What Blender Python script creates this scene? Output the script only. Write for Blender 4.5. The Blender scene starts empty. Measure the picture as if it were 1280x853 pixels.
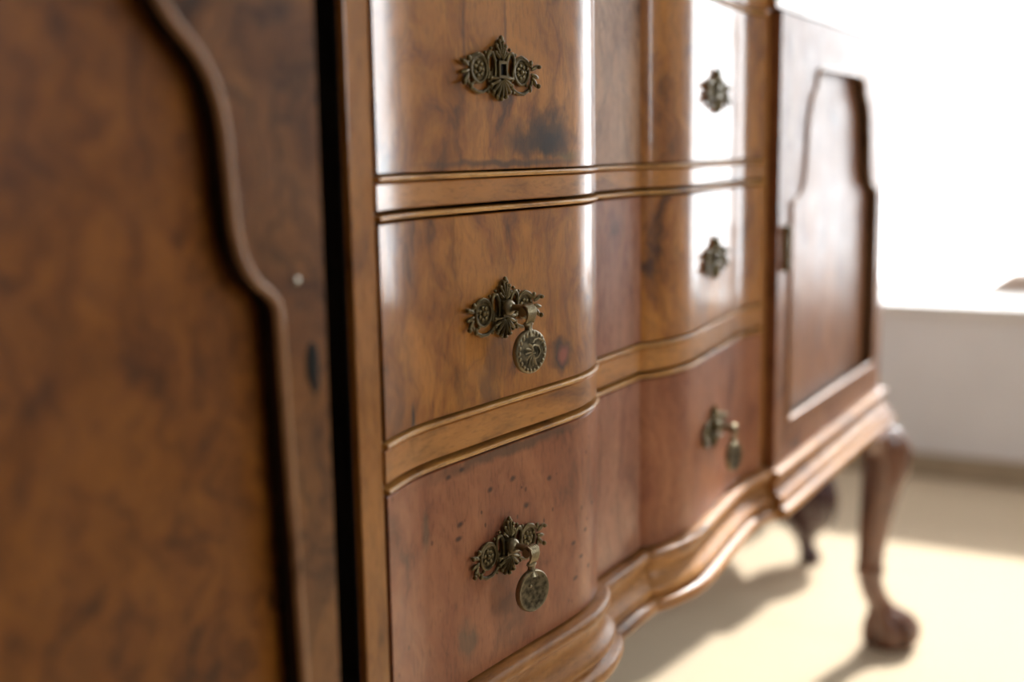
import bpy, bmesh, math, random
from mathutils import Vector, Matrix, noise as mnoise
random.seed(4)
SC = bpy.context.scene
COL = SC.collection

# ------------------------------------------------------------------ camera
cam_d = bpy.data.cameras.new('camera')
cam = bpy.data.objects.new('camera', cam_d); COL.objects.link(cam)
XA = (0.48825526, -0.14278628, 0.8609407)      # world X seen in camera (right, down, forward)
YA = (-0.87255732, -0.06198014, 0.48456391)
ZA = (-0.01582, -0.98779, -0.15485)
R = Matrix(((XA[0], -XA[1], -XA[2]), (YA[0], -YA[1], -YA[2]), (ZA[0], -ZA[1], -ZA[2])))
cam.matrix_world = Matrix.Translation((0, 0, 0.735)) @ R.to_4x4()
cam_d.sensor_width = 36.0
cam_d.lens = 36.0 * 1516.44 / 1280.0
cam_d.clip_start = 0.02
cam_d.dof.use_dof = True
cam_d.dof.focus_distance = 0.815
cam_d.dof.aperture_fstop = 2.5
cam_d.dof.aperture_blades = 0
SC.camera = cam

# ------------------------------------------------------------------ sky, sun, exposure
w = bpy.data.worlds.new('overcast_sky'); SC.world = w; w.use_nodes = True
bg = w.node_tree.nodes['Background']
bg.inputs[0].default_value = (0.93, 0.97, 1.0, 1)
bg.inputs[1].default_value = 7.0
sun_d = bpy.data.lights.new('sun', 'SUN'); sun = bpy.data.objects.new('sun', sun_d); COL.objects.link(sun)
sun_d.energy = 7.5; sun_d.angle = math.radians(2.0); sun_d.color = (1.0, 0.985, 0.96)
sun.rotation_euler = Vector((-1, 0.12, -0.80)).to_track_quat('-Z', 'Y').to_euler()
sun.location = (6, -1, 4)
def portal(loc, to, sx, sy):
    d = bpy.data.lights.new('portal', 'AREA'); d.shape = 'RECTANGLE'; d.size = sx; d.size_y = sy
    d.cycles.is_portal = True
    o = bpy.data.objects.new('portal', d); COL.objects.link(o)
    o.location = loc; o.rotation_euler = Vector(to).to_track_quat('-Z', 'Z').to_euler()
W1Y0, W1Y1, W1Z0, W1Z1 = -0.30, 0.86, 0.39, 2.15
portal((3.16, (W1Y0+W1Y1)/2, (W1Z0+W1Z1)/2), (-1, 0, 0), W1Y1-W1Y0, W1Z1-W1Z0)
portal((1.35, -3.02, 1.5), (0, 1, 0), 1.3, 1.6)  # portal of the added fill window
vs = SC.view_settings
vs.view_transform = 'Standard'; vs.look = 'None'; vs.gamma = 1.0; vs.exposure = 0.0
vs.use_curve_mapping = False

# ------------------------------------------------------------------ materials
def new_mat(name):
    m = bpy.data.materials.new(name); m.use_nodes = True
    nt = m.node_tree; b = nt.nodes['Principled BSDF']
    return m, nt, b
def N(nt, t, **kw):
    n = nt.nodes.new(t)
    for k, v in kw.items():
        setattr(n, k, v)
    return n
def ramp(nt, stops):
    r = N(nt, 'ShaderNodeValToRGB'); e = r.color_ramp.elements
    while len(e) > 1: e.remove(e[-1])
    e[0].position = stops[0][0]; e[0].color = (*stops[0][1], 1)
    for p, c in stops[1:]:
        x = e.new(p); x.color = (*c, 1)
    return r
def g(v): return (v, v, v)
def mixc(nt, fac, a, b, mode='MIX'):
    m = N(nt, 'ShaderNodeMix', data_type='RGBA', blend_type=mode)
    L = nt.links
    for s, v in ((m.inputs[0], fac), (m.inputs[6], a), (m.inputs[7], b)):
        if hasattr(v, 'links') or hasattr(v, 'is_linked'): L.new(v, s)
        elif isinstance(v, (int, float)): s.default_value = v
        else: s.default_value = (*v, 1)
    return m.outputs[2]
def wood(name, light, mid, dark, scale=1.0, seed=0.0, streak=0.5, vein=0.45, burl=1.0, rough=0.36,
         coat=0.7, coat_rough=0.13, spots=(), along_x=False, scuff=0.0, specks=0.0):
    m, nt, b = new_mat(name); L = nt.links
    tc = N(nt, 'ShaderNodeTexCoord'); mp = N(nt, 'ShaderNodeMapping'); mp.inputs[1].default_value = (seed, seed*.37, seed*.71)
    L.new(tc.outputs['Object'], mp.inputs[0])
    base = mp.outputs[0]
    wn = N(nt, 'ShaderNodeTexNoise'); wn.inputs['Scale'].default_value = 9*scale; wn.inputs['Detail'].default_value = 4
    L.new(base, wn.inputs[0])
    wv = N(nt, 'ShaderNodeVectorMath', operation='MULTIPLY_ADD')
    L.new(wn.outputs['Color'], wv.inputs[0]); wv.inputs[1].default_value = g(0.10*burl); L.new(base, wv.inputs[2])
    # burl clouds
    s1 = N(nt, 'ShaderNodeMapping'); s1.inputs[3].default_value = (1, 1, .55) if not along_x else (.3, 1, 1)
    L.new(wv.outputs[0], s1.inputs[0])
    n1 = N(nt, 'ShaderNodeTexNoise'); n1.inputs['Scale'].default_value = 22*scale; n1.inputs['Detail'].default_value = 6; n1.inputs['Roughness'].default_value = .6
    n1.inputs['Distortion'].default_value = .6
    L.new(s1.outputs[0], n1.inputs[0])
    c1 = ramp(nt, [(.30, dark), (.42, mid), (.52, tuple(.5*(a+c) for a, c in zip(light, mid))), (.66, light)])
    L.new(n1.outputs[0], c1.inputs[0])
    # grain streaks
    s2 = N(nt, 'ShaderNodeMapping'); s2.inputs[3].default_value = (90, 90, 7) if not along_x else (7, 90, 90)
    L.new(wv.outputs[0], s2.inputs[0])
    n2 = N(nt, 'ShaderNodeTexNoise'); n2.inputs['Scale'].default_value = 1.0*scale; n2.inputs['Detail'].default_value = 5; n2.inputs['Roughness'].default_value = .65
    L.new(s2.outputs[0], n2.inputs[0])
    r2 = ramp(nt, [(.30, g(.42)), (.48, g(.92)), (.7, g(1.15))]); L.new(n2.outputs[0], r2.inputs[0])
    col = mixc(nt, streak, c1.outputs[0], r2.outputs[0], 'MULTIPLY')
    # dark veins: ridges of a stretched, warped noise
    s3 = N(nt, 'ShaderNodeMapping'); s3.inputs[3].default_value = (1, 1, .28) if not along_x else (.28, 1, 1)
    L.new(wv.outputs[0], s3.inputs[0])
    n3 = N(nt, 'ShaderNodeTexNoise'); n3.inputs['Scale'].default_value = 14*scale; n3.inputs['Detail'].default_value = 3; n3.inputs['Distortion'].default_value = 1.2
    L.new(s3.outputs[0], n3.inputs[0])
    sb = N(nt, 'ShaderNodeMath', operation='SUBTRACT'); L.new(n3.outputs[0], sb.inputs[0]); sb.inputs[1].default_value = .5
    ab = N(nt, 'ShaderNodeMath', operation='ABSOLUTE'); L.new(sb.outputs[0], ab.inputs[0])
    r3 = ramp(nt, [(0, g(.38)), (.014, g(.75)), (.035, g(1))]); L.new(ab.outputs[0], r3.inputs[0])
    col = mixc(nt, vein, col, r3.outputs[0], 'MULTIPLY')
    # pore flecks
    s4 = N(nt, 'ShaderNodeMapping'); s4.inputs[3].default_value = (1, 1, .25) if not along_x else (.25, 1, 1)
    L.new(base, s4.inputs[0])
    n4 = N(nt, 'ShaderNodeTexNoise'); n4.inputs['Scale'].default_value = 420; n4.inputs['Detail'].default_value = 3
    L.new(s4.outputs[0], n4.inputs[0])
    r4 = ramp(nt, [(.32, g(.6)), (.48, g(1))]); L.new(n4.outputs[0], r4.inputs[0])
    col = mixc(nt, .55, col, r4.outputs[0], 'MULTIPLY')
    if specks:
        vo = N(nt, 'ShaderNodeTexVoronoi'); vo.inputs['Scale'].default_value = 110
        s5 = N(nt, 'ShaderNodeMapping'); s5.inputs[3].default_value = (1, .4, .7); s5.inputs[2].default_value = (0, .5, 0)
        L.new(base, s5.inputs[0]); L.new(s5.outputs[0], vo.inputs[0])
        n5 = N(nt, 'ShaderNodeTexNoise'); n5.inputs['Scale'].default_value = 24; L.new(base, n5.inputs[0])
        ad = N(nt, 'ShaderNodeMath', operation='ADD'); L.new(vo.outputs['Distance'], ad.inputs[0])
        r6 = ramp(nt, [(.42, g(1)), (.58, g(0))]); L.new(n5.outputs[0], r6.inputs[0]); L.new(r6.outputs[0], ad.inputs[1])
        r5 = ramp(nt, [(.10, g(.3)), (.17, g(1))]); L.new(ad.outputs[0], r5.inputs[0])
        col = mixc(nt, specks, col, r5.outputs[0], 'MULTIPLY')
    wf = N(nt, 'ShaderNodeTexNoise'); wf.inputs['Scale'].default_value = 55; wf.inputs['Detail'].default_value = 5
    if spots: L.new(base, wf.inputs[0])
    # stains, knots, chips and darker patches with a place of their own (local x, z, rx, rz, colour, strength, ring)
    for (x, z, rx, rz, c, st) in spots:
        o = N(nt, 'ShaderNodeVectorMath', operation='SUBTRACT'); o.inputs[1].default_value = (x, 0, z)
        q = N(nt, 'ShaderNodeVectorMath', operation='MULTIPLY_ADD')
        L.new(wf.outputs['Color'], q.inputs[0]); q.inputs[1].default_value = g(min(rx, rz)*2.4)
        L.new(tc.outputs['Object'], q.inputs[2])
        q2 = N(nt, 'ShaderNodeVectorMath', operation='SUBTRACT'); L.new(q.outputs[0], q2.inputs[0]); q2.inputs[1].default_value = g(min(rx, rz)*1.2)
        L.new(q2.outputs[0], o.inputs[0])
        o2 = N(nt, 'ShaderNodeVectorMath', operation='MULTIPLY'); L.new(o.outputs[0], o2.inputs[0]); o2.inputs[1].default_value = (1/rx, 0, 1/rz)
        ln = N(nt, 'ShaderNodeVectorMath', operation='LENGTH'); L.new(o2.outputs[0], ln.inputs[0])
        rr = ramp(nt, [(.35, g(st)), (1.0, g(0))]); L.new(ln.outputs['Value'], rr.inputs[0])
        col = mixc(nt, rr.outputs[0], col, c)
    L.new(col, b.inputs['Base Color'])
    nr = N(nt, 'ShaderNodeTexNoise'); nr.inputs['Scale'].default_value = 35; nr.inputs['Detail'].default_value = 5; L.new(base, nr.inputs[0])
    rr = ramp(nt, [(.3, g(rough-.05)), (.7, g(rough+.10))]); L.new(nr.outputs[0], rr.inputs[0]); L.new(rr.outputs[0], b.inputs['Roughness'])
    b.inputs['Coat Weight'].default_value = coat; b.inputs['Coat Roughness'].default_value = coat_rough; b.inputs['Coat IOR'].default_value = 1.55; b.inputs['Specular IOR Level'].default_value = .22
    bp = N(nt, 'ShaderNodeBump'); bp.inputs['Strength'].default_value = .10; bp.inputs['Distance'].default_value = .0008
    L.new(n4.outputs[0], bp.inputs['Height']); L.new(bp.outputs[0], b.inputs['Normal'])
    bp2 = N(nt, 'ShaderNodeBump'); bp2.inputs['Strength'].default_value = .25; bp2.inputs['Distance'].default_value = .0012
    L.new(nr.outputs[0], bp2.inputs['Height']); L.new(bp2.outputs[0], b.inputs['Coat Normal'])
    return m
RX, RY = 0.86, 0.60           # root of the sideboard
def S(x, z, rx, rz, c, st): return (x-RX, z, rx, rz, c, st)
BL = (.022, .014, .010)
OL = (.10, .085, .055)
M = {}
GOLD = dict(light=(.56, .225, .040), mid=(.34, .118, .019), dark=(.085, .029, .008))
M['burl_one'] = wood('walnut_burl_top_drawer', **GOLD, seed=1.3, spots=[
    S(.738, .741, .052, .015, (.035, .02, .014), .8), S(.752, .751, .030, .018, BL, .8), S(.748, .738, .022, .010, BL, .85), S(.775, .731, .022, .005, (.16, .11, .03), .6), S(.700, .80, .002, .05, (.06, .028, .012), .6), S(.655, .81, .0025, .06, (.09, .04, .016), .55), S(.70, .727, .11, .0032, (.05, .03, .018), .7), S(.765, .850, .022, .016, (.10, .04, .016), .7)])
M['burl_two'] = wood('walnut_burl_middle_drawer', **GOLD, seed=5.1, spots=[
    S(.764, .589, .022, .014, (.04, .022, .015), .95), S(.766, .590, .010, .0075, (.32, .09, .05), .98), S(.5675, .684, .0014, .020, (.05, .012, .008), .95),
    S(.592, .577, .003, .012, BL, .9), S(.676, .58, .014, .03, (.12, .055, .022), .6),
    S(.573, .686, .009, .013, (.23, .10, .05), .8)])
M['recess_brown'] = wood('walnut_recess_veneer', light=(.50, .27, .14), mid=(.36, .175, .085), dark=(.15, .07, .035), seed=8.4, streak=.6)
RED = dict(light=(.41, .155, .066), mid=(.30, .10, .044), dark=(.15, .055, .027))
D3_HOLES = [S(x_, z_, .0042, .0024, (.045, .02, .014), .85) for x_, z_ in [(0.6431, 0.534), (0.6285, 0.5313), (0.6738, 0.5129), (0.701, 0.5134), (0.7457, 0.5035), (0.7163, 0.4912), (0.6396, 0.4983), (0.6373, 0.4893), (0.8169, 0.4662), (0.7998, 0.45), (0.7792, 0.446), (0.7912, 0.4324), (0.8063, 0.4201), (0.7814, 0.4179)]]
M['red'] = wood('faded_red_mahogany_veneer', **RED, seed=3.3, vein=.15, streak=.35, burl=.8, rough=.42, coat=.35, coat_rough=.22, specks=.8, spots=[
    S(.602, .505, .006, .017, OL, .5), S(.645, .418, .012, .02, OL, .55), S(.70, .415, .030, .03, (.10, .05, .03), .5),
    S(.70, .535, .12, .006, (.08, .05, .03), .7)]+D3_HOLES)
M['red_recess'] = wood('red_mahogany_recess_veneer', light=(.44, .20, .115), mid=(.34, .135, .078), dark=(.19, .072, .045), seed=2.1, vein=.2, streak=.6, burl=.5, rough=.42, coat=.4, coat_rough=.2)
M['rail'] = wood('straight_grain_walnut_rail', light=(.58, .25, .060), mid=(.45, .18, .040), dark=(.22, .085, .026), seed=6.0, along_x=True, burl=.4, vein=.3)
M['bead'] = wood('golden_cock_bead', light=(.72, .38, .10), mid=(.55, .26, .065), dark=(.18, .075, .02), seed=4.0, along_x=True, burl=.25, vein=.1, scale=1.4, coat=.3, coat_rough=.25)
M['stile'] = wood('walnut_stile', light=(.50, .215, .055), mid=(.38, .148, .034), dark=(.20, .08, .024), seed=9.0, burl=.4, vein=.25)
M['base'] = wood('walnut_base_molding', light=(.54, .25, .075), mid=(.36, .15, .042), dark=(.09, .038, .016), seed=12.0, along_x=True, burl=.35, vein=.3, coat=.18, coat_rough=.33)
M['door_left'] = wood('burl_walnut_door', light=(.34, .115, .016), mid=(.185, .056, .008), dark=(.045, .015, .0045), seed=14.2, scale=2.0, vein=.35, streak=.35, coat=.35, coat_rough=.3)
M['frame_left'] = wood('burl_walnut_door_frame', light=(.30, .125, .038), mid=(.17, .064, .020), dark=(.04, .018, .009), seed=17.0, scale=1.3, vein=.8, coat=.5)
M['door_right'] = wood('walnut_door', light=(.36, .155, .062), mid=(.26, .10, .042), dark=(.12, .046, .02), seed=21.0, vein=.25, burl=.6, coat=.34, coat_rough=.22, rough=.42)
M['leg'] = wood('carved_walnut_leg', light=(.22, .085, .038), mid=(.14, .05, .024), dark=(.05, .018, .010), seed=25.0, vein=.2, coat=1.0, coat_rough=.07)
M['darkwood'] = wood('dark_polished_mahogany', light=(.060, .014, .012), mid=(.035, .009, .008), dark=(.015, .005, .004), seed=30.0, vein=.2, coat=1.0, coat_rough=.05, rough=.25)
M['inside'] = wood('shade_black_inside', light=(.020, .013, .009), mid=(.013, .009, .006), dark=(.006, .004, .003), seed=33.0, coat=0.0, rough=.8)  # near-black colour stands in for the unlit inside of the cabinet
def plain(name, col, rough=.6, var=.1, scale=30, metal=0, bump=0, bdist=.001):
    m, nt, b = new_mat(name); L = nt.links
    tc = N(nt, 'ShaderNodeTexCoord'); n = N(nt, 'ShaderNodeTexNoise'); n.inputs['Scale'].default_value = scale; n.inputs['Detail'].default_value = 5
    L.new(tc.outputs['Object'], n.inputs[0])
    r = ramp(nt, [(.3, tuple(c*(1-var) for c in col)), (.7, tuple(min(1, c*(1+var)) for c in col))]); L.new(n.outputs[0], r.inputs[0])
    L.new(r.outputs[0], b.inputs['Base Color']); b.inputs['Roughness'].default_value = rough; b.inputs['Metallic'].default_value = metal
    if bump:
        bp = N(nt, 'ShaderNodeBump'); bp.inputs['Strength'].default_value = bump; bp.inputs['Distance'].default_value = bdist
        L.new(n.outputs[0], bp.inputs['Height']); L.new(bp.outputs[0], b.inputs['Normal'])
    return m
def brass(name, hi, lo, rough):
    m, nt, b = new_mat(name); L = nt.links
    tc = N(nt, 'ShaderNodeTexCoord'); n = N(nt, 'ShaderNodeTexNoise'); n.inputs['Scale'].default_value = 260; n.inputs['Detail'].default_value = 4
    L.new(tc.outputs['Object'], n.inputs[0])
    ge = N(nt, 'ShaderNodeNewGeometry')
    rp = ramp(nt, [(.51, g(0)), (.60, g(1))]); L.new(ge.outputs['Pointiness'], rp.inputs[0])   # worn ridges, tarnished hollows
    r = ramp(nt, [(.38, lo), (.68, hi)]); L.new(n.outputs[0], r.inputs[0])
    col = mixc(nt, rp.outputs[0], r.outputs[0], tuple(min(1, c*1.7) for c in hi))
    L.new(col, b.inputs['Base Color']); b.inputs['Metallic'].default_value = .85; b.inputs['Roughness'].default_value = rough
    bp = N(nt, 'ShaderNodeBump'); bp.inputs['Strength'].default_value = .35; bp.inputs['Distance'].default_value = .0003
    L.new(n.outputs[0], bp.inputs['Height']); L.new(bp.outputs[0], b.inputs['Normal'])
    return m
M['brass'] = brass('tarnished_brass', (.085, .062, .026), (.012, .0095, .005), .36)
M['brass_worn'] = brass('worn_brass', (.20, .165, .10), (.045, .037, .021), .36)
M['black'] = plain('dark_hole', (.01, .008, .006), .9)
M['carpet'] = plain('beige_carpet', (.69, .555, .385), .95, .10, 260, bump=.6, bdist=.004)
M['wall'] = plain('matt_white_wall_paint', (.82, .81, .81), .8, .03, 6, bump=.05)
M['ceiling'] = plain('white_ceiling_paint', (.8, .79, .77), .85, .02, 6)
M['sill'] = plain('white_gloss_sill', (.82, .81, .79), .35, .02, 8)
M['skirting'] = plain('tan_painted_skirting', (.40, .32, .22), .55, .08, 20)
M['cloth'] = plain('beige_cloth', (.52, .40, .32), .9, .1, 60, bump=.3)
M['upholstery'] = plain('dark_red_stool_cloth', (.12, .04, .035), .9, .2, 80, bump=.4)
gm = bpy.data.materials.new('window_glass'); gm.use_nodes = True; nt = gm.node_tree; nt.nodes.clear()
ou = N(nt, 'ShaderNodeOutputMaterial'); mx = N(nt, 'ShaderNodeMixShader'); tr = N(nt, 'ShaderNodeBsdfTransparent'); gl = N(nt, 'ShaderNodeBsdfGlossy')
gl.inputs['Roughness'].default_value = .02; fr = N(nt, 'ShaderNodeFresnel'); fr.inputs[0].default_value = 1.3
nt.links.new(fr.outputs[0], mx.inputs[0]); nt.links.new(tr.outputs[0], mx.inputs[1]); nt.links.new(gl.outputs[0], mx.inputs[2]); nt.links.new(mx.outputs[0], ou.inputs[0])
M['glass'] = gm

# ------------------------------------------------------------------ helpers
def finish(name, bm, mat, parent=None, smooth=None, loc=(0, 0, 0), merge=True):
    if merge: bmesh.ops.remove_doubles(bm, verts=bm.verts, dist=1e-6)
    bmesh.ops.recalc_face_normals(bm, faces=bm.faces)
    me = bpy.data.meshes.new(name); bm.to_mesh(me); bm.free()
    me.materials.append(mat)
    if smooth is not None:
        me.polygons.foreach_set('use_smooth', [True]*len(me.polygons))
        try: me.set_sharp_from_angle(angle=math.radians(smooth))
        except Exception: pass
    o = bpy.data.objects.new(name, me); COL.objects.link(o)
    o.location = loc
    if parent: o.parent = parent
    return o
def box(bm, x0, x1, y0, y1, z0, z1, bev=0):
    r = bmesh.ops.create_cube(bm, size=1.0)
    vs_ = r['verts']
    for v in vs_:
        v.co = Vector((x0+(v.co.x+.5)*(x1-x0), y0+(v.co.y+.5)*(y1-y0), z0+(v.co.z+.5)*(z1-z0)))
    if bev:
        es = list({e for v in vs_ for e in v.link_edges})
        bmesh.ops.bevel(bm, geom=es, offset=bev, segments=2, affect='EDGES', profile=.5)
def ell(bm, c, r, rot=None, seg=10, rings=7):
    m = Matrix.Translation(c) @ (rot if rot is not None else Matrix()) @ Matrix.Diagonal((r[0], r[1], r[2], 1))
    bmesh.ops.create_uvsphere(bm, u_segments=seg, v_segments=rings, radius=1.0, matrix=m)
def tube(bm, pts, rad, seg=8, closed=False):
    pts = [Vector(p) for p in pts]; n = len(pts)
    rads = rad if isinstance(rad, (list, tuple)) else [rad]*n
    rings = []; prev = None
    for i, p in enumerate(pts):
        a = pts[(i-1) % n] if (closed or i > 0) else p
        b = pts[(i+1) % n] if (closed or i < n-1) else p
        t = (b-a).normalized()
        if prev is None:
            up = Vector((0, 1, 0)) if abs(t.y) < .9 else Vector((1, 0, 0))
            s = t.cross(up).normalized()
        else:
            s = (prev - t*prev.dot(t)).normalized()
        prev = s; q = t.cross(s)
        rings.append([bm.verts.new(p + (s*math.cos(k*2*math.pi/seg) + q*math.sin(k*2*math.pi/seg))*rads[i]) for k in range(seg)])
    m = n if closed else n-1
    for i in range(m):
        A, B = rings[i], rings[(i+1) % n]
        for k in range(seg): bm.faces.new((A[k], A[(k+1) % seg], B[(k+1) % seg], B[k]))
    if not closed:
        bm.faces.new(rings[0][::-1]); bm.faces.new(rings[-1])
def arc(cx, cz, r, a0, a1, n=12, y=0.0, rz=None):
    rz = r if rz is None else rz
    return [(cx+r*math.cos(math.radians(a0+(a1-a0)*i/n)), y, cz+rz*math.sin(math.radians(a0+(a1-a0)*i/n))) for i in range(n+1)]
def pchip(pts):
    xs = [p[0] for p in pts]; ys = [p[1] for p in pts]; n = len(xs)
    d = [(ys[i+1]-ys[i])/(xs[i+1]-xs[i]) for i in range(n-1)]
    m = [d[0]]+[0 if d[i-1]*d[i] <= 0 else 2*d[i-1]*d[i]/(d[i-1]+d[i]) for i in range(1, n-1)]+[d[-1]]
    def f(x):
        i = 0
        while i < n-2 and x > xs[i+1]: i += 1
        h = xs[i+1]-xs[i]; t = min(1, max(0, (x-xs[i])/h))
        return (2*t**3-3*t**2+1)*ys[i]+(t**3-2*t*t+t)*h*m[i]+(-2*t**3+3*t*t)*ys[i+1]+(t**3-t*t)*h*m[i+1]
    return f

# ------------------------------------------------------------------ the bank's serpentine front
BX0, BX1 = 0.553, 1.247; XC = .90
half = [(.553, .3955), (.565, .3982), (.577, .4004), (.590, .4021), (.602, .4028), (.616, .4024), (.65, .3996), (.70, .3955), (.745, .3910), (.770, .3889),
        (.788, .3882), (.802, .3890), (.815, .3910), (.828, .3940), (.840, .3982), (.849, .4027), (.853, .4070)]
fh = pchip(half)
def F(x):
    if x > XC: x = 2*XC-x
    return .4070 if x >= .853 else fh(x)
def xsamples(a, b):
    xs = set([a, b])
    x = BX0
    while x < BX1+1e-9:
        if a < x < b: xs.add(round(x, 5))
        xx = x if x < XC else 2*XC-x
        x += .0015 if (xx > .78 and xx < .855) else (.004 if xx < .61 else .008)
    for q in (.853, 2*XC-.853):
        if a < q < b: xs.add(q)
    xs = sorted(xs)
    return [xs[0]]+[v for i, v in enumerate(xs[1:], 1) if v-xs[i-1] > 2e-4]
def path(a, b): return [Vector((x, F(x))) for x in xsamples(a, b)]
def sweep(bm, pth, sec, closed_sec=True):
    """pth: list of 2D (x,y) running in +x; sec: (out, z); out is towards the room (-y)."""
    n = len(pth); cols = []
    for i, p in enumerate(pth):
        t1 = (pth[i]-pth[i-1]).normalized() if i > 0 else None
        t2 = (pth[i+1]-pth[i]).normalized() if i < n-1 else None
        if t1 is None: t1 = t2
        if t2 is None: t2 = t1
        n1 = Vector((t1.y, -t1.x)); n2 = Vector((t2.y, -t2.x))
        nn = (n1+n2).normalized(); k = min(1.6, 1/max(.5, nn.dot(n1)))
        if i == 0 or i == n-1: nn = Vector((0, -1)); k = 1
        cols.append([bm.verts.new((p.x+nn.x*o*k-RX, p.y+nn.y*o*k-RY, z)) for o, z in sec])
    m = len(sec)
    for i in range(n-1):
        for j in range(m if closed_sec else m-1):
            a, b = j, (j+1) % m
            bm.faces.new((cols[i][a], cols[i][b], cols[i+1][b], cols[i+1][a]))
    if closed_sec:
        bm.faces.new(cols[0]); bm.faces.new(cols[-1][::-1])
def slab(bm, a, b, z0, z1, out=0.0, back=.03, round_=.0008):
    r = round_
    sec = [(-back, z0), (out-r, z0), (out, z0+r), (out, z1-r), (out-r, z1), (-back, z1)]
    sweep(bm, path(a, b), sec)

# ------------------------------------------------------------------ the room
def tagS(o): o['kind'] = 'structure'; return o
def wallbox(name, mat, *dims):
    bm = bmesh.new()
    for d in dims: box(bm, *d)
    return tagS(finish(name, bm, mat, merge=False))
RXa, RXb, RYa, RYb, RH = -2.6, 2.75, -3.0, 1.05, 2.5
TH = .42
wallbox('floor', M['carpet'], (RXa-.3, RXb+TH, RYa-.3, RYb+.3, -.1, 0))
wallbox('ceiling', M['ceiling'], (RXa-.3, RXb+TH, RYa-.3, RYb+.3, RH, RH+.1))
wallbox('wall_right', M['wall'], (RXb, RXb+TH, RYa-.3, W1Y0, 0, RH), (RXb, RXb+TH, W1Y1, RYb+.3, 0, RH),
        (RXb, RXb+TH, W1Y0, W1Y1, 0, W1Z0-.022), (RXb, RXb+TH, W1Y0, W1Y1, W1Z1, RH))
wallbox('wall_back', M['wall'], (RXa-.3, RXb, RYb, RYb+.3, 0, RH))
M['bounce_cut_wall'] = plain('bounce_cut_dark_brown', (.09, .06, .045), .8, .05, 6)  # unseen wall, coloured dark to cut the bounce light from that side
wallbox('wall_left', M['bounce_cut_wall'], (RXa-.3, RXa, RYa, RYb, 0, RH))
wallbox('wall_front', M['wall'], (RXa-.3, .70, RYa-.3, RYa, 0, RH), (2.00, RXb, RYa-.3, RYa, 0, RH),
        (.70, 2.00, RYa-.3, RYa, 0, .7), (.70, 2.00, RYa-.3, RYa, 2.3, RH))
bm = bmesh.new(); box(bm, RXb-.012, RXb+TH, W1Y0, W1Y1, W1Z0-.022, W1Z0, .003)
w1 = bmesh.new()
for d in ((3.17, 3.21, W1Y0-.06, W1Y0-.002, W1Z0-.05, W1Z1+.06), (3.17, 3.21, W1Y1+.002, W1Y1+.06, W1Z0-.05, W1Z1+.06),
          (3.17, 3.21, W1Y0-.06, W1Y1+.06, W1Z0-.08, W1Z0-.03), (3.17, 3.21, W1Y0-.06, W1Y1+.06, W1Z1+.002, W1Z1+.06)): box(w1, *d)
win = tagS(finish('window_1', w1, M['sill'], merge=False))
finish('window_sill', bm, M['sill'], win, merge=False)
bm = bmesh.new(); box(bm, 3.187, 3.193, W1Y0-.01, W1Y1+.01, W1Z0-.035, W1Z1+.01); finish('pane', bm, M['glass'], win)
w2 = bmesh.new()
for d in ((.70, .76, -3.2, -3.14, .7, 2.3), (1.94, 2.00, -3.2, -3.14, .7, 2.3), (1.32, 1.38, -3.2, -3.14, .76, 2.24), (.76, 1.94, -3.2, -3.14, .7, .76), (.76, 1.94, -3.2, -3.14, 2.24, 2.3)): box(w2, *d)
fill_win = tagS(finish('added_fill_window', w2, M['sill'], merge=False))  # unseen window, added behind the view as a source of fill light
bm = bmesh.new(); box(bm, .76, 1.94, -3.172, -3.168, .76, 2.24); finish('pane', bm, M['glass'], fill_win)
def skirting(name, x0, x1, y0, y1, horiz):
    bm = bmesh.new(); box(bm, x0, x1, y0, y1, 0, .055, .003); tagS(finish(name, bm, M['skirting'], merge=False))
skirting('baseboard_right', RXb-.016, RXb, RYa, RYb, 0)
skirting('baseboard_back', RXa, RXb-.016, RYb-.016, RYb, 1)

# ------------------------------------------------------------------ the sideboard
root = bpy.data.objects.new('sideboard', None); COL.objects.link(root); root.location = (RX, RY, 0)
root['label'] = 'antique walnut serpentine-front sideboard with brass pulls on carved cabriole legs'
root['category'] = 'sideboard'
def part(name, bm, mat, parent=root, smooth=None, label=None, merge=True):
    o = finish(name, bm, mat, parent, smooth, merge=merge)
    if label: o['label'] = label
    return o
def lbox(bm, x0, x1, y0, y1, z0, z1, bev=0): box(bm, x0-RX, x1-RX, y0-RY, y1-RY, z0, z1, bev)
LX0, LX1 = -.03, .5305           # left cupboard
QX0, QX1 = 1.262, 1.768         # right cupboard
ZB, ZT = .386, .888
BACK = .84
# carcass
bm = bmesh.new()
lbox(bm, LX0, QX1, .43, BACK, .34, .384)                 # bottom board
lbox(bm, LX0, QX1, BACK-.012, BACK, .384, .874)          # back
lbox(bm, LX0, LX0+.018, .402, BACK-.012, .384, .874)
part('inner_carcass', bm, M['inside'], label='inside of the cabinet with its shade coloured in near-black', merge=False)
for x0, x1 in ((LX1, LX1+.018), (QX0-.006, QX0+.010)):
    bm = bmesh.new(); lbox(bm, x0, x1, .43, BACK-.012, .384, .874); part('divider', bm, M['inside'], merge=False)
bm = bmesh.new(); lbox(bm, QX1-.02, QX1, .3855, BACK, .345, ZT-.0005, .0015)
part('side_panel', bm, M['door_right'], merge=False)
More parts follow.
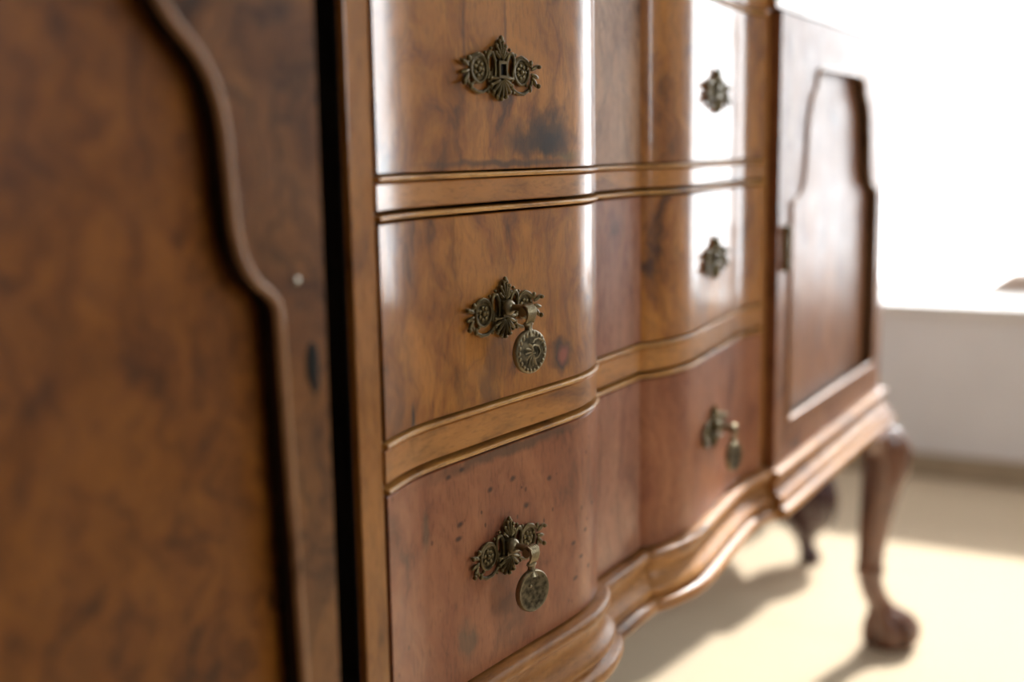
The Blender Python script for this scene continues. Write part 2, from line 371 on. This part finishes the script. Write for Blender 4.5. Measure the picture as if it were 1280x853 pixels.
# top
bm = bmesh.new()
sec = [(-.40, .876), (0, .876), (.0012, .878), (.0012, .886), (0, ZT), (-.40, ZT)]
pts = [Vector((x, F(x))) for x in xsamples(BX0, BX1)]
cols = []
for p in pts:
    cols.append([bm.verts.new((p.x-RX, (p.y-o if k not in (0, 5) else BACK)-RY, z)) for k, (o, z) in enumerate(sec)])
for i in range(len(cols)-1):
    for j in range(6): bm.faces.new((cols[i][j], cols[i][(j+1) % 6], cols[i+1][(j+1) % 6], cols[i+1][j]))
bm.faces.new(cols[0]); bm.faces.new(cols[-1][::-1])
lbox(bm, LX0, BX0, .3855, BACK, .876, ZT)
lbox(bm, BX1, QX1, .3855, BACK, .876, ZT)
part('top_board', bm, M['rail'], smooth=35)
# stiles of the bank
for x0, x1 in ((LX1, BX0), (BX1, QX0+.012)):
    bm = bmesh.new(); lbox(bm, x0, x1, .397, .43, .386, .8755, .0012)
    part('stile', bm, M['stile'], merge=False)
# near-black strip colouring in the shade of the gap beside the left stile
bm = bmesh.new(); lbox(bm, LX1-.0015, LX1-.0002, .402, .47, .386, .8755); part('shade_strip', bm, M['inside'])
# rails (flush with the drawers)
def rail(z0, z1, mat=M['rail']):
    bm = bmesh.new(); slab(bm, BX0, BX1, z0, z1); part('rail', bm, mat, smooth=40)
rail(.7026, .7180); rail(.5462, .5660); rail(.8725, .8758)
# base molding of the bank and of both cupboards
MSEC = [(-.03, .386), (.0060, .3862), (.0092, .3848), (.0108, .3822), (.0108, .3790), (.0090, .3768), (.0058, .3745), (.0050, .3700),
        (.0062, .3650), (.0092, .3602), (.0128, .3575), (.0150, .3545), (.0152, .3515), (.0135, .3490), (.0118, .3478), (.0135, .3462),
        (.0180, .3455), (.0205, .3430), (.0212, .3395), (.0198, .3360), (.0160, .3338), (.010, .333), (-.03, .333)]
bm = bmesh.new(); sweep(bm, path(BX0-.006, BX1+.006), MSEC); part('base_molding', bm, M['base'], smooth=40)
def straight_mold(x0, x1, y, side):
    bm = bmesh.new()
    sec = MSEC
    def ring(fn): return [bm.verts.new(fn(o, z)) for o, z in sec]
    if side > 0:
        A = ring(lambda o, z: (x0-RX, y-o-RY, z)); B = ring(lambda o, z: (x1+o-RX, y-o-RY, z)); C_ = ring(lambda o, z: (x1+o-RX, BACK-RY, z))
        rings = (A, B, C_)
    else:
        A = ring(lambda o, z: (x0-o-RX, BACK-RY, z)); B = ring(lambda o, z: (x0-o-RX, y-o-RY, z)); C_ = ring(lambda o, z: (x1-RX, y-o-RY, z))
        rings = (A, B, C_)
    n = len(sec)
    for P_, Q_ in zip(rings, rings[1:]):
        for j in range(n): bm.faces.new((P_[j], P_[(j+1) % n], Q_[(j+1) % n], Q_[j]))
    bm.faces.new(rings[0]); bm.faces.new(rings[-1][::-1])
    part('base_molding', bm, M['base'], smooth=40)
straight_mold(BX1+.007, QX1, .386, 1)
straight_mold(LX0, BX0-.007, .392, -1)

# ---- drawers: body, three veneered fields, cock beads, brass
def bead_sec(z0, z1, out=.0022):
    zc = (z0+z1)/2; h = (z1-z0)/2-.0004; z0, z1 = zc-h, zc+h
    return [(-.02, z0)]+[(out*math.cos(math.radians(a)) if abs(a) < 89 else 0, zc+h*math.sin(math.radians(a))) for a in (-90, -60, -30, 0, 30, 60, 90)]+[(-.02, z1)]
G = .853
def drawer(z0, z1, bead_lo, bead_hi, mats):
    bm = bmesh.new()
    lbox(bm, BX0+.006, BX1-.006, .437, .80, z0+.004, z1-.006)
    d = part('drawer', bm, M['inside'], merge=False)
    for (a, b), mt in zip(((BX0+.0015, G-.0001), (G, 2*XC-G), (2*XC-G+.0001, BX1-.0015)), mats):
        bm = bmesh.new(); slab(bm, a, b, z0, z1, 0, .03, .0006)
        part('drawer_front', bm, mt, d, 38)
    for bb in (bead_lo, bead_hi):
        if bb:
            bm = bmesh.new(); sweep(bm, path(BX0+.001, BX1-.001), bead_sec(*bb)); part('cock_bead', bm, M['bead'], d, 60)
    return d
d1 = drawer(.7232, .8668, (.7184, .7224), (.8676, .8712), (M['burl_one'], M['recess_brown'], M['burl_one']))
d2 = drawer(.5716, .6954, (.5664, .5704), (.6966, .7006), (M['burl_two'], M['red_recess'], M['burl_two']))
d3 = drawer(.3885, .5384, None, (.5396, .5434), (M['red'], M['red_recess'], M['red']))

# ---- brass back plate (local: x along the front, z up, -y out of the front), metres
mm = .001
def ry(a): return Matrix.Rotation(math.radians(a), 4, 'Y')
def plate_mesh(hole):
    bm = bmesh.new()
    # thin pierced ground: shield in the middle, wings
    def flat(poly, t=1.4*mm):
        vs0 = [bm.verts.new((x*mm, 0, z*mm)) for x, z in poly]; vs1 = [bm.verts.new((x*mm*.97, -t, z*mm*.97)) for x, z in poly]
        bm.faces.new(vs0); bm.faces.new(vs1[::-1])
        n = len(poly)
        for i in range(n): bm.faces.new((vs0[i], vs0[(i+1) % n], vs1[(i+1) % n], vs1[i]))
    flat([(-7, -14), (-12, -9), (-13, -3), (-8, 2), (-7, 10), (-5, 16), (-2.5, 20), (0, 21.5), (2.5, 20), (5, 16), (7, 10), (8, 2), (13, -3), (12, -9), (7, -14), (0, -18)])
    # top palmette
    for a, L_ in ((-46, 8), (-26, 11), (-8, 13), (8, 13), (26, 11), (46, 8)):
        s, c = math.sin(math.radians(a)), math.cos(math.radians(a))
        ell(bm, (s*L_*.62*mm, -2.2*mm, (7+c*L_*.62)*mm), (1.35*mm, 1.7*mm, L_*.46*mm), ry(a), 8, 6)
        ell(bm, (s*L_*mm, -2.4*mm, (7+c*L_)*mm), (1.5*mm, 1.5*mm, 1.5*mm), None, 8, 6)
    ell(bm, (0, -2.6*mm, 21.5*mm), (1.7*mm, 1.6*mm, 2.2*mm), None, 8, 6)
    # lower shell
    for k in range(9):
        a = 180+(k-4)*22; L_ = 13.5-abs(k-4)*.55
        s, c = math.sin(math.radians(a)), math.cos(math.radians(a))
        ell(bm, (s*L_*.58*mm, -2.5*mm, (-3+c*L_*.58)*mm), (1.45*mm, 1.9*mm, L_*.48*mm), ry(a), 8, 6)
        ell(bm, (s*L_*mm, -2.3*mm, (-3+c*L_)*mm), (1.9*mm, 1.6*mm, 1.4*mm), ry(a), 8, 6)
    # upright C-scrolls beside the centre
    for sg in (-1, 1):
        tube(bm, [(sg*x*mm, -2.0*mm, z*mm) for x, z in ((6.5, -4), (5.8, 2), (6.5, 8), (9, 12), (12, 12.5), (14, 9.5), (14, 4), (12.5, 0), (13.5, -4))], [1.0*mm, 1.2*mm, 1.3*mm, 1.6*mm, 1.7*mm, 1.4*mm, 1.1*mm, 1.1*mm, .8*mm])
        # oval medallion with a worked rosette
        cx = 22.5
        bmesh.ops.create_cone(bm, cap_ends=True, segments=20, radius1=8.0*mm, radius2=7.2*mm, depth=1.4*mm,
                              matrix=Matrix.Translation((sg*cx*mm, -.7*mm, 1.5*mm)) @ Matrix.Rotation(math.pi/2, 4, 'X'))
        tube(bm, arc(sg*cx*mm, 1.5*mm, 8.0*mm, 0, 360*19/20, 19, -1.8*mm, 8.2*mm), 1.05*mm, 7, True)
        for k in range(7):
            a = math.radians(k*360/7); ell(bm, ((sg*cx+4.0*math.cos(a))*mm, -1.9*mm, (1.5+4.0*math.sin(a))*mm), (1.5*mm, 1.0*mm, 1.5*mm), None, 7, 5)
        ell(bm, (sg*cx*mm, -2.2*mm, 1.5*mm), (1.8*mm, 1.4*mm, 1.8*mm), None, 8, 6)
        # lower swag and the upper rim out to the tip
        tube(bm, [(sg*x*mm, -1.7*mm, z*mm) for x, z in ((35, -2), (34, -6), (30.5, -10), (25, -12.5), (19, -12.5), (14, -10.5), (11, -8))], [.9*mm, 1.1*mm, 1.2*mm, 1.3*mm, 1.2*mm, 1.1*mm, .9*mm])
        tube(bm, [(sg*x*mm, -1.8*mm, z*mm) for x, z in ((15, 6), (18, 9.5), (23, 11), (28, 9.5), (32, 6.5), (35.5, 4.5))], [.9*mm, 1.1*mm, 1.3*mm, 1.2*mm, 1.1*mm, .9*mm])
        # ragged end leaves
        for a, L_, px, pz in ((68, 9, 33.5, 3.5), (105, 8, 33.5, .5), (140, 8.5, 34, -1.5), (25, 4, 32, 6), (170, 4.5, 31, -7)):
            s, c = math.sin(math.radians(a)), math.cos(math.radians(a))
            ell(bm, (sg*(px+s*L_*.45)*mm, -2.4*mm, (pz+c*L_*.45)*mm), (1.5*mm, 1.4*mm, L_*.55*mm), ry(sg*a), 8, 6)
        ell(bm, (sg*40.5*mm, -3.6*mm, 5.6*mm), (1.6*mm, 1.8*mm, 1.4*mm), None, 8, 6)
        ell(bm, (sg*39.5*mm, -3.6*mm, -7*mm), (1.5*mm, 1.8*mm, 1.7*mm), None, 8, 6)
        # small beads along the shell
        for x, z in ((13.5, -12), (16, 12), (10, 15), (28, -7), (29, 4)):
            ell(bm, (sg*x*mm, -1.8*mm, z*mm), (1.2*mm, 1.2*mm, 1.2*mm), None, 7, 5)
    # square socket in the centre
    for (x0, x1, z0, z1) in ((-4.6, -3, -3.4, 7.4), (3, 4.6, -3.4, 7.4), (-3, 3, 5.6, 7.4), (-3, 3, -3.4, -1.6)):
        box(bm, x0*mm, x1*mm, -4.4*mm, -1*mm, z0*mm, z1*mm)
    me_o = finish('handle_plate', bm, M['brass'], None, 50)
    return me_o
def hole_mesh():
    bm = bmesh.new(); box(bm, -2.9*mm, 2.9*mm, -2.0*mm, -1.2*mm, -1.5*mm, 5.5*mm)
    return finish('socket_hole', bm, M['black'])
def pull_mesh(ornate):
    bm = bmesh.new()
    ell(bm, (0, -5*mm, 3*mm), (5.2*mm, 4.6*mm, 5.4*mm), None, 14, 10)                 # boss
    tube(bm, [(0, -6*mm, 3*mm), (0, -11*mm, 3.4*mm), (0, -15*mm, 3.2*mm), (0, -18.5*mm, 1.8*mm)], [3.0*mm, 2.2*mm, 2.6*mm, 3.0*mm], 10)
    # scrolled head
    for k in range(5):
        x = (k-2)*1.9
        tube(bm, [((x)*mm, (-18.5+p[0])*mm, (1+p[1])*mm) for p in ((1.5, 3.5), (-1.5, 4.6), (-4.2, 3.0), (-5.0, -.5), (-4.2, -4.0), (-3.0, -6.5))], [.7*mm, .95*mm, 1.1*mm, 1.1*mm, .95*mm, .7*mm], 7)
    tube(bm, [(-4.6*mm, -19*mm, 1*mm), (4.6*mm, -19*mm, 1*mm)], 3.0*mm, 10)
    ell(bm, (0, -20.5*mm, -7*mm), (4.6*mm, 2.8*mm, 1.6*mm), None, 12, 7)
    tube(bm, [(0, -20.5*mm, -6*mm), (0, -20.5*mm, -10*mm), (0, -20.8*mm, -15*mm)], [3.0*mm, 2.4*mm, 4.2*mm], 12)
    # flattened drop
    n = 36; cz = -25*mm; W_, H_ = 14.0*mm, 14.6*mm
    prof = [(0, -3.0), (.45, -3.0), (.80, -2.6), (.93, -2.5), (1.0, -1.3), (1.0, 1.0), (.92, 2.1), (.80, 1.6), (.6, 1.5), (0, 1.5)]
    if not ornate: prof = [(0, -1.5), (.45, -1.7), (.8, -2.2), (.94, -2.6), (1.0, -1.4), (1.0, 1.0), (.92, 2.1), (.6, 2.0), (0, 2.0)]
    rot = Matrix.Rotation(math.radians(-12), 4, 'Z')
    off = Vector((0, -21*mm, cz))
    rings = []
    for r_, y in prof:
        if r_ == 0: rings.append([bm.verts.new(rot @ Vector((0, y*mm, 0)) + off)])
        else: rings.append([bm.verts.new(rot @ Vector((W_*r_*math.cos(2*math.pi*k/n), y*mm, H_*r_*math.sin(2*math.pi*k/n))) + off) for k in range(n)])
    for A, B in zip(rings, rings[1:]):
        for k in range(n):
            a = A[k % len(A)]; b = A[(k+1) % len(A)]; c = B[(k+1) % len(B)]; d = B[k % len(B)]
            vs_ = []
            for v in (a, b, c, d):
                if v not in vs_: vs_.append(v)
            bm.faces.new(vs_)
    if ornate:
        def P_(x, z, y=-3.2): return rot @ Vector((x*mm, y*mm, z*mm)) + off
        for k in range(22):
            a = 2*math.pi*k/22; ell(bm, P_(11*math.cos(a), 12.4*math.sin(a), -2.6), (1.25*mm, 1.1*mm, 1.5*mm), None, 7, 5)
        for k in range(7):       # leaf sprays
            a = math.radians(100+k*27)
            q = [P_(1+t*8.5*math.cos(a+.5*t), -1+t*9.5*math.sin(a+.5*t), -3.1) for t in (.15, .4, .65, .9)]
            tube(bm, q, [.5*mm, .8*mm, .9*mm, .5*mm], 6)
        tube(bm, [P_(x, z, -3.2) for x, z in ((1, -5), (4.5, -4), (6.5, -.5), (5, 3.5), (1, 4.5), (-1.5, 2), (-.5, -.8), (2, -1))], .75*mm, 6)
        tube(bm, [P_(x, z, -3.2) for x, z in ((8, 7), (5, 8.5), (1.5, 8), (0, 6))], .7*mm, 6)
    else:
        ell(bm, rot @ Vector((-3*mm, -2.0*mm, 4*mm)) + off, (1.3*mm, .9*mm, 1.1*mm), None, 8, 5)
    return finish('drop_handle', bm, M['brass_worn'] if True else M['brass'], None, 50)
PL = plate_mesh(True); HO = hole_mesh(); PO = pull_mesh(True); PP = pull_mesh(False)
used = set()
def place(src, parent, x, z, tilt=0, label=None):
    o = src if src.name not in used else src.copy()
    used.add(src.name)
    if o is not src: COL.objects.link(o)
    e = .012; slope = (F(x+e)-F(x-e))/(2*e)
    nrm = Vector((slope, -1)).normalized()
    o.parent = parent
    o.location = (x-RX+nrm.x*.0002, F(x)-RY+nrm.y*.0004, z)
    o.rotation_euler = (0, math.radians(tilt), math.atan(slope))
    o.scale = (1.06, 1, 1)
    if label: o['label'] = label
    return o
HX = .691
for d, z, kinds in ((d1, .7845, ('hole', 'hole')), (d2, .630, ('ornate', 'hole')), (d3, .4665, ('plain', 'plain'))):
    for side, kd in zip((0, 1), kinds):
        x = HX if side == 0 else 2*XC-HX-.016
        place(PL, d, x, z)
        if kd == 'hole': place(HO, d, x, z)
        elif kd == 'ornate': place(PO, d, x, z, 0, 'drop handle with engraved scrolling leaves')
        else: place(PP, d, x, z, 2, 'drop handle with a plain worn oval drop')

# ---- cupboard doors
def contour(c, hw, zbot, offs, ztop, inb=0):
    """closed loop (x,z), counter-clockwise seen from the room; offs: (z, inset from the side)"""
    left = [(-hw+inb, zbot)]+[(-hw+o, z) for z, o in offs]
    pts = left+[(-x, z) for x, z in reversed(left)]
    out = []
    for i, p in enumerate(pts):
        q = pts[(i+1) % len(pts)]; L_ = math.hypot(q[0]-p[0], q[1]-p[1]); n = max(1, int(L_/.01))
        for k in range(n): out.append((c+p[0]+(q[0]-p[0])*k/n, p[1]+(q[1]-p[1])*k/n))
    return out[::-1]
def sweep_loop(bm, loop, sec, y0):
    n = len(loop); cols = []
    for i in range(n):
        a = Vector(loop[i-1]); p = Vector(loop[i]); b = Vector(loop[(i+1) % n])
        t1 = (p-a).normalized(); t2 = (b-p).normalized()
        n1 = Vector((t1.y, -t1.x)); n2 = Vector((t2.y, -t2.x)); nn = (n1+n2)
        nn = nn.normalized() if nn.length > 1e-6 else n1
        k = min(1.5, 1/max(.4, nn.dot(n1)))
        cols.append([bm.verts.new((p.x+nn.x*o*k, y0+y, p.y+nn.y*o*k)) for o, y in sec])   # o>0 : towards the panel
    for i in range(n):
        A, B = cols[i], cols[(i+1) % n]
        for j in range(len(sec)-1): bm.faces.new((A[j], A[j+1], B[j+1], B[j]))
    return cols
def door(x0, x1, z0, z1, loop, mats, rotz, hinge, yface, label):
    T = .020
    ox, oy = hinge-RX, yface-RY
    # frame (the door itself)
    bm = bmesh.new()
    H_ = hinge
    lp = [(x-H_, z) for x, z in loop]
    inner = [bm.verts.new((x, 0, z)) for x, z in lp]
    xs = []
    rect = [(x0-H_, z0), (x1-H_, z0), (x1-H_, z1), (x0-H_, z1)]
    outer = [bm.verts.new((x, 0, z)) for x, z in rect]
    e1 = [bm.edges.new((inner[i], inner[(i+1) % len(inner)])) for i in range(len(inner))]
    e2 = [bm.edges.new((outer[i], outer[(i+1) % 4])) for i in range(4)]
    bmesh.ops.triangle_fill(bm, use_beauty=True, edges=e1+e2)
    # remove any triangle inside the opening
    def inside(px, pz):
        c = False; n = len(lp)
        for i in range(n):
            xi, zi = lp[i]; xj, zj = lp[i-1]
            if (zi > pz) != (zj > pz) and px < (xj-xi)*(pz-zi)/(zj-zi)+xi: c = not c
        return c
    bad = [f for f in bm.faces if inside(f.calc_center_median().x, f.calc_center_median().z)]
    if bad: bmesh.ops.delete(bm, geom=bad, context='FACES_ONLY')
    bo = [bm.verts.new((x, T, z)) for x, z in rect]
    for i in range(4): bm.faces.new((outer[i], outer[(i+1) % 4], bo[(i+1) % 4], bo[i]))
    bm.faces.new(bo)
    d = part('door', bm, mats[0], label=label)
    d.location = (ox, oy, 0); d.rotation_euler = (0, 0, math.radians(rotz))
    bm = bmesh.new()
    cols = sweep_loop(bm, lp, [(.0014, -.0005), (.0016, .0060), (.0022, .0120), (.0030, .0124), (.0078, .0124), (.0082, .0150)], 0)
    part('panel_cove', bm, mats[3], d, 50)  # flank and ledge carry the painted shade band
    bm = bmesh.new()
    vs_ = [bm.verts.new((x, .0126, z)) for x, z in lp]
    bm.faces.new(vs_); bmesh.ops.triangulate(bm, faces=bm.faces)
    part('door_panel', bm, mats[1], d)
    bm = bmesh.new()
    r = .0021
    sec = [(-r+.0008, .0006)]+[(.0002-r*math.cos(math.radians(a))+.0006, -r*1.5*math.sin(math.radians(a))) for a in (12, 35, 60, 90, 120, 150, 175)]+[(r*.9, .0035)]
    sweep_loop(bm, lp, sec, 0)
    part('panel_molding', bm, mats[2], d, 60)
    return d
offL = [(.664, 0), (.6695, .0020), (.6735, .0065), (.678, .013), (.684, .0185), (.692, .0230), (.702, .0255), (.716, .0268), (.731, .0278), (.745, .0288), (.756, .0308), (.766, .0345), (.775, .0405),
        (.782, .0475), (.787, .0535), (.792, .0580), (.798, .0625), (.805, .0670), (.813, .075), (.819, .090), (.822, .110)]
offR = [(.672, 0), (.675, .008), (.678, .020), (.682, .031), (.688, .040), (.697, .046), (.712, .050), (.73, .0525), (.75, .0555), (.768, .060), (.783, .067), (.793, .076), (.799, .086), (.804, .089),
        (.811, .090), (.818, .097), (.8225, .110)]
hwL = .225
loopL = contour(.4245-hwL, hwL, .433, offL, .822, -.008)
mold_mat = M['bead']
shade_cove = wood('shade_panel_cove', light=(.035, .018, .009), mid=(.02, .011, .007), dark=(.010, .007, .005), seed=40, coat=.1, rough=.6)  # near-black paints in the shade on the flank beside the panel bead
M['molding'] = wood('brown_panel_molding', light=(.55, .29, .14), mid=(.44, .215, .10), dark=(.18, .08, .033), seed=42.0, burl=.3, vein=.1)
dl = door(-.046, .4585, .392, .872, loopL, (M['frame_left'], M['door_left'], M['molding'], shade_cove), -1.5, -.046, .3735, 'left door standing slightly ajar')
cR = (1.310+1.716)/2; hwR = .203
loopR = contour(cR, hwR, .433, offR, .8225)
dr = door(1.2635, 1.762, .3885, .8735, loopR, (M['door_right'], M['door_right'], M['molding'], shade_cove), 0, 1.762, .3845, 'closed right door')
dr.location.y = .3845-RY
# escutcheon of the right door
bm = bmesh.new()
X0 = 1.288-1.762
tube(bm, [(X0, -.001, .610), (X0, -.001, .642)], .005, 10)
ell(bm, (X0, -.003, .645), (.007, .004, .007)); ell(bm, (X0, -.003, .607), (.007, .004, .007)); ell(bm, (X0, -.002, .626), (.0065, .003, .010))
part('escutcheon', bm, M['brass'], dr, 50)
# bare keyhole and pin in the left door's frame
kx = .4475+.046
bm = bmesh.new(); ell(bm, (kx, 0, .637), (.0048, .0009, .0105), None, 14, 8); ell(bm, (kx+.001, 0, .628), (.003, .0008, .006), None, 10, 6)
part('keyhole', bm, M['black'], dl, 60)
bm = bmesh.new(); ell(bm, (.4385+.046, -.0004, .6775), (.0019, .0014, .0019), None, 10, 7); part('brass_pin', bm, plain('bright_pin', (.75, .7, .6), .2, .05, metal=1), dl, 60)

# ---- cabriole legs
def loft(bm, rows, seg=20, power=2.6):
    """rows: (z, cx, cy, rx, ry, turn)"""
    rings = []
    for z, cx, cy, rx, ry_, tn in rows:
        ring = []
        for k in range(seg):
            a = 2*math.pi*k/seg; c, s = math.cos(a), math.sin(a)
            x = rx*math.copysign(abs(c)**(2/power), c); y = ry_*math.copysign(abs(s)**(2/power), s)
            ct, st = math.cos(tn), math.sin(tn)
            ring.append(bm.verts.new((cx+x*ct-y*st, cy+x*st+y*ct, z)))
        rings.append(ring)
    for A, B in zip(rings, rings[1:]):
        for k in range(seg): bm.faces.new((A[k], A[(k+1) % seg], B[(k+1) % seg], B[k]))
    bm.faces.new(rings[0][::-1]); bm.faces.new(rings[-1])
def cabriole(bx, by, dx, dy):
    """bx,by: foot centre; (dx,dy) the diagonal the leg swings along (unit), outwards"""
    D = Vector((dx, dy)).normalized(); tn = math.atan2(D.y, D.x)
    prof = [(.060, -.006, .019), (.070, -.016, .0175), (.085, -.024, .0165), (.100, -.029, .0162), (.112, -.031, .0165), (.118, -.031, .0190), (.123, -.031, .0195), (.128, -.031, .0172),
            (.150, -.030, .0180), (.180, -.027, .0202), (.210, -.022, .0230), (.240, -.017, .0265), (.265, -.012, .0300), (.285, -.010, .0320), (.302, -.012, .0325), (.316, -.016, .031), (.326, -.020, .028), (.334, -.024, .025)]
    f1 = pchip([(z, s) for z, s, r in prof]); f2 = pchip([(z, r) for z, s, r in prof])
    rows = []
    z = .060
    zs = [.060+.274*i/44 for i in range(45)]
    for z in zs:
        s, r = f1(z), f2(z); rows.append((z, bx-RX+D.x*s, by-RY+D.y*s, r*1.05, r*.95, tn))
    bm = bmesh.new(); loft(bm, rows, 20, 2.4)
    # carved knee: raised leaf ridges and ears under the molding
    for sg in (-1, 0, 1):
        q = []
        for z in (.315, .295, .27, .245, .22, .2):
            s, r = f1(z), f2(z); a = tn+sg*.55*(z-.19)/.12
            q.append((bx-RX+D.x*s+math.cos(a)*r*1.0, by-RY+D.y*s+math.sin(a)*r*1.0, z))
        tube(bm, q, [.003, .005, .005, .004, .003, .0015], 8)
    leg = part('leg', bm, M['leg'], smooth=60, merge=False)
    # ears: small scrolled brackets along both rails
    for ex, ey in ((-math.copysign(1, dx), 0), (0, -math.copysign(1, dy))):
        bm = bmesh.new()
        x0, y0 = bx-RX-D.x*.014, by-RY-D.y*.014
        n = 10; pr = []
        for k in range(n+1):
            t = k/n; pr.append((.014+.075*t, .333-.052*(1-t)**1.7-.004*math.sin(t*math.pi*2)))
        A = []; B = []
        w_ = .012
        for u, z in pr:
            px, py = x0+ex*u, y0+ey*u
            A.append((px+ey*w_, py+ex*w_, z)); B.append((px-ey*w_, py-ex*w_, z))
        top = .3345
        va = [bm.verts.new(p) for p in A]; vb = [bm.verts.new(p) for p in B]
        ta = [bm.verts.new((p[0], p[1], top)) for p in A]; tb = [bm.verts.new((p[0], p[1], top)) for p in B]
        for i in range(n):
            bm.faces.new((va[i], va[i+1], vb[i+1], vb[i])); bm.faces.new((ta[i], tb[i], tb[i+1], ta[i+1]))
            bm.faces.new((va[i], ta[i], ta[i+1], va[i+1])); bm.faces.new((vb[i], vb[i+1], tb[i+1], tb[i]))
        bm.faces.new((va[0], vb[0], tb[0], ta[0])); bm.faces.new((va[-1], ta[-1], tb[-1], vb[-1]))
        part('bracket', bm, M['leg'], leg)
    # claw and ball foot
    bm = bmesh.new()
    rows = [(.0, .003, .027), (.004, .004, .031), (.014, .006, .0345), (.026, .005, .0335), (.038, -.001, .028), (.050, -.008, .0225), (.064, -.012, .0185)]
    loft(bm, [(z, bx-RX+D.x*s, by-RY+D.y*s, r, r*.96, tn) for z, s, r in rows], 22, 2.1)
    for a in (-72, -24, 24, 72, 180):
        A_ = tn+math.radians(a); c, s = math.cos(A_), math.sin(A_)
        sh = .004
        cx, cy = bx-RX+D.x*sh, by-RY+D.y*sh
        q = [(cx+c*u-D.x*k_, cy+s*u-D.y*k_, z) for u, z, k_ in ((.012, .060, .014), (.020, .052, .009), (.0305, .042, .003), (.0370, .028, 0), (.0385, .015, 0), (.0365, .006, 0))]
        _ = [(0, 0) for u, z in ((.014, .060), (.024, .053), (.0325, .042), (.0375, .028), (.0385, .015), (.0365, .006))]
        tube(bm, q, [.006, .0075, .0085, .0080, .0065, .0045], 9)
        ell(bm, (cx+c*.036, cy+s*.036, .031), (.0085, .0085, .0085), None, 9, 7)
    part('claw_foot', bm, M['leg'], leg, 60, merge=False)
    return leg
cabriole(1.762, .361, 1, -1)
cabriole(-.03, .365, -1, -1)
for lx in (1.715, .03):
    bm = bmesh.new()
    loft(bm, [(0, lx-RX, .800-RY, .020, .020, 0), (.03, lx-RX, .80-RY, .019, .019, 0), (.2, lx-RX, .80-RY, .022, .022, 0), (.339, lx-RX, .80-RY, .026, .026, 0)], 16, 5)
    part('leg', bm, M['leg'], label='plain square back leg', smooth=50)

# ------------------------------------------------------------------ dark stool by the window wall
st = bpy.data.objects.new('stool', None); COL.objects.link(st)
A0 = Vector((2.072, .567)); u = Vector((.83, .55)).normalized(); v = Vector((-u.y, u.x))
st.location = (A0.x+u.x*.14+v.x*.14, A0.y+u.y*.14+v.y*.14, 0)
st.rotation_euler = (0, 0, math.atan2(u.y, u.x))
st['label'] = 'dark polished stool with bulbous cabriole legs standing behind the sideboard'
st['category'] = 'stool'
def spart(name, bm, mat, **k): return finish(name, bm, mat, st, **k)
for sx in (-1, 1):
    for sy in (-1, 1):
        bm = bmesh.new(); D = Vector((sx, sy)).normalized(); cx, cy = sx*.14, sy*.14
        pr = [(0, .004, .017), (.006, .006, .020), (.016, .004, .018), (.03, -.002, .0145), (.040, -.005, .0175), (.054, -.005, .029), (.072, -.003, .043), (.095, -.002, .050), (.125, -.004, .050), (.15, -.008, .046), (.19, -.014, .038)]
        f1 = pchip([(a, b) for a, b, c in pr]); f2 = pchip([(a, c) for a, b, c in pr])
        loft(bm, [(z, cx+D.x*f1(z), cy+D.y*f1(z), f2(z), f2(z), math.atan2(sy, sx)) for z in [.19*i/26 for i in range(27)]], 20, 2.2)
        for k in (-1, 0, 1):
            a = math.atan2(sy, sx)+k*.6
            tube(bm, [(cx+D.x*f1(z)+math.cos(a)*f2(z), cy+D.y*f1(z)+math.sin(a)*f2(z), z) for z in (.17, .145, .12, .095, .07)], [.003, .005, .006, .004, .002], 8)
        spart('leg', bm, M['darkwood'], smooth=60, merge=False)
bm = bmesh.new(); box(bm, -.165, .165, -.165, .165, .19, .30, .006); spart('seat_frame', bm, M['darkwood'], merge=False)  # made deep, out of view, to lengthen the stool's floor shadow
bm = bmesh.new(); box(bm, -.160, .160, -.160, .160, .3005, .50, .03); spart('shadow_cushion', bm, M['upholstery'], smooth=60, merge=False)  # unseen, raised so its shadow reaches further under the sideboard

# ------------------------------------------------------------------ folded cloth on the sill
bm = bmesh.new()
cx, cy = 3.055, .225
for k in range(4):
    h = .011; z0 = W1Z0+.0006+k*h
    box(bm, cx-.06+.006*k, cx+.07-.004*k, cy-.20, cy+.195-.016*k, z0, z0+h-.0012, .004)
cl = finish('folded_cloth', bm, M['cloth'], None, 60, merge=False)
for vtx in cl.data.vertices:
    vtx.co.z += .0008*(1+mnoise.noise(vtx.co*30))*(vtx.co.z > W1Z0+.005)
cl['label'] = 'folded beige cloth lying on the bright window sill'; cl['category'] = 'cloth'
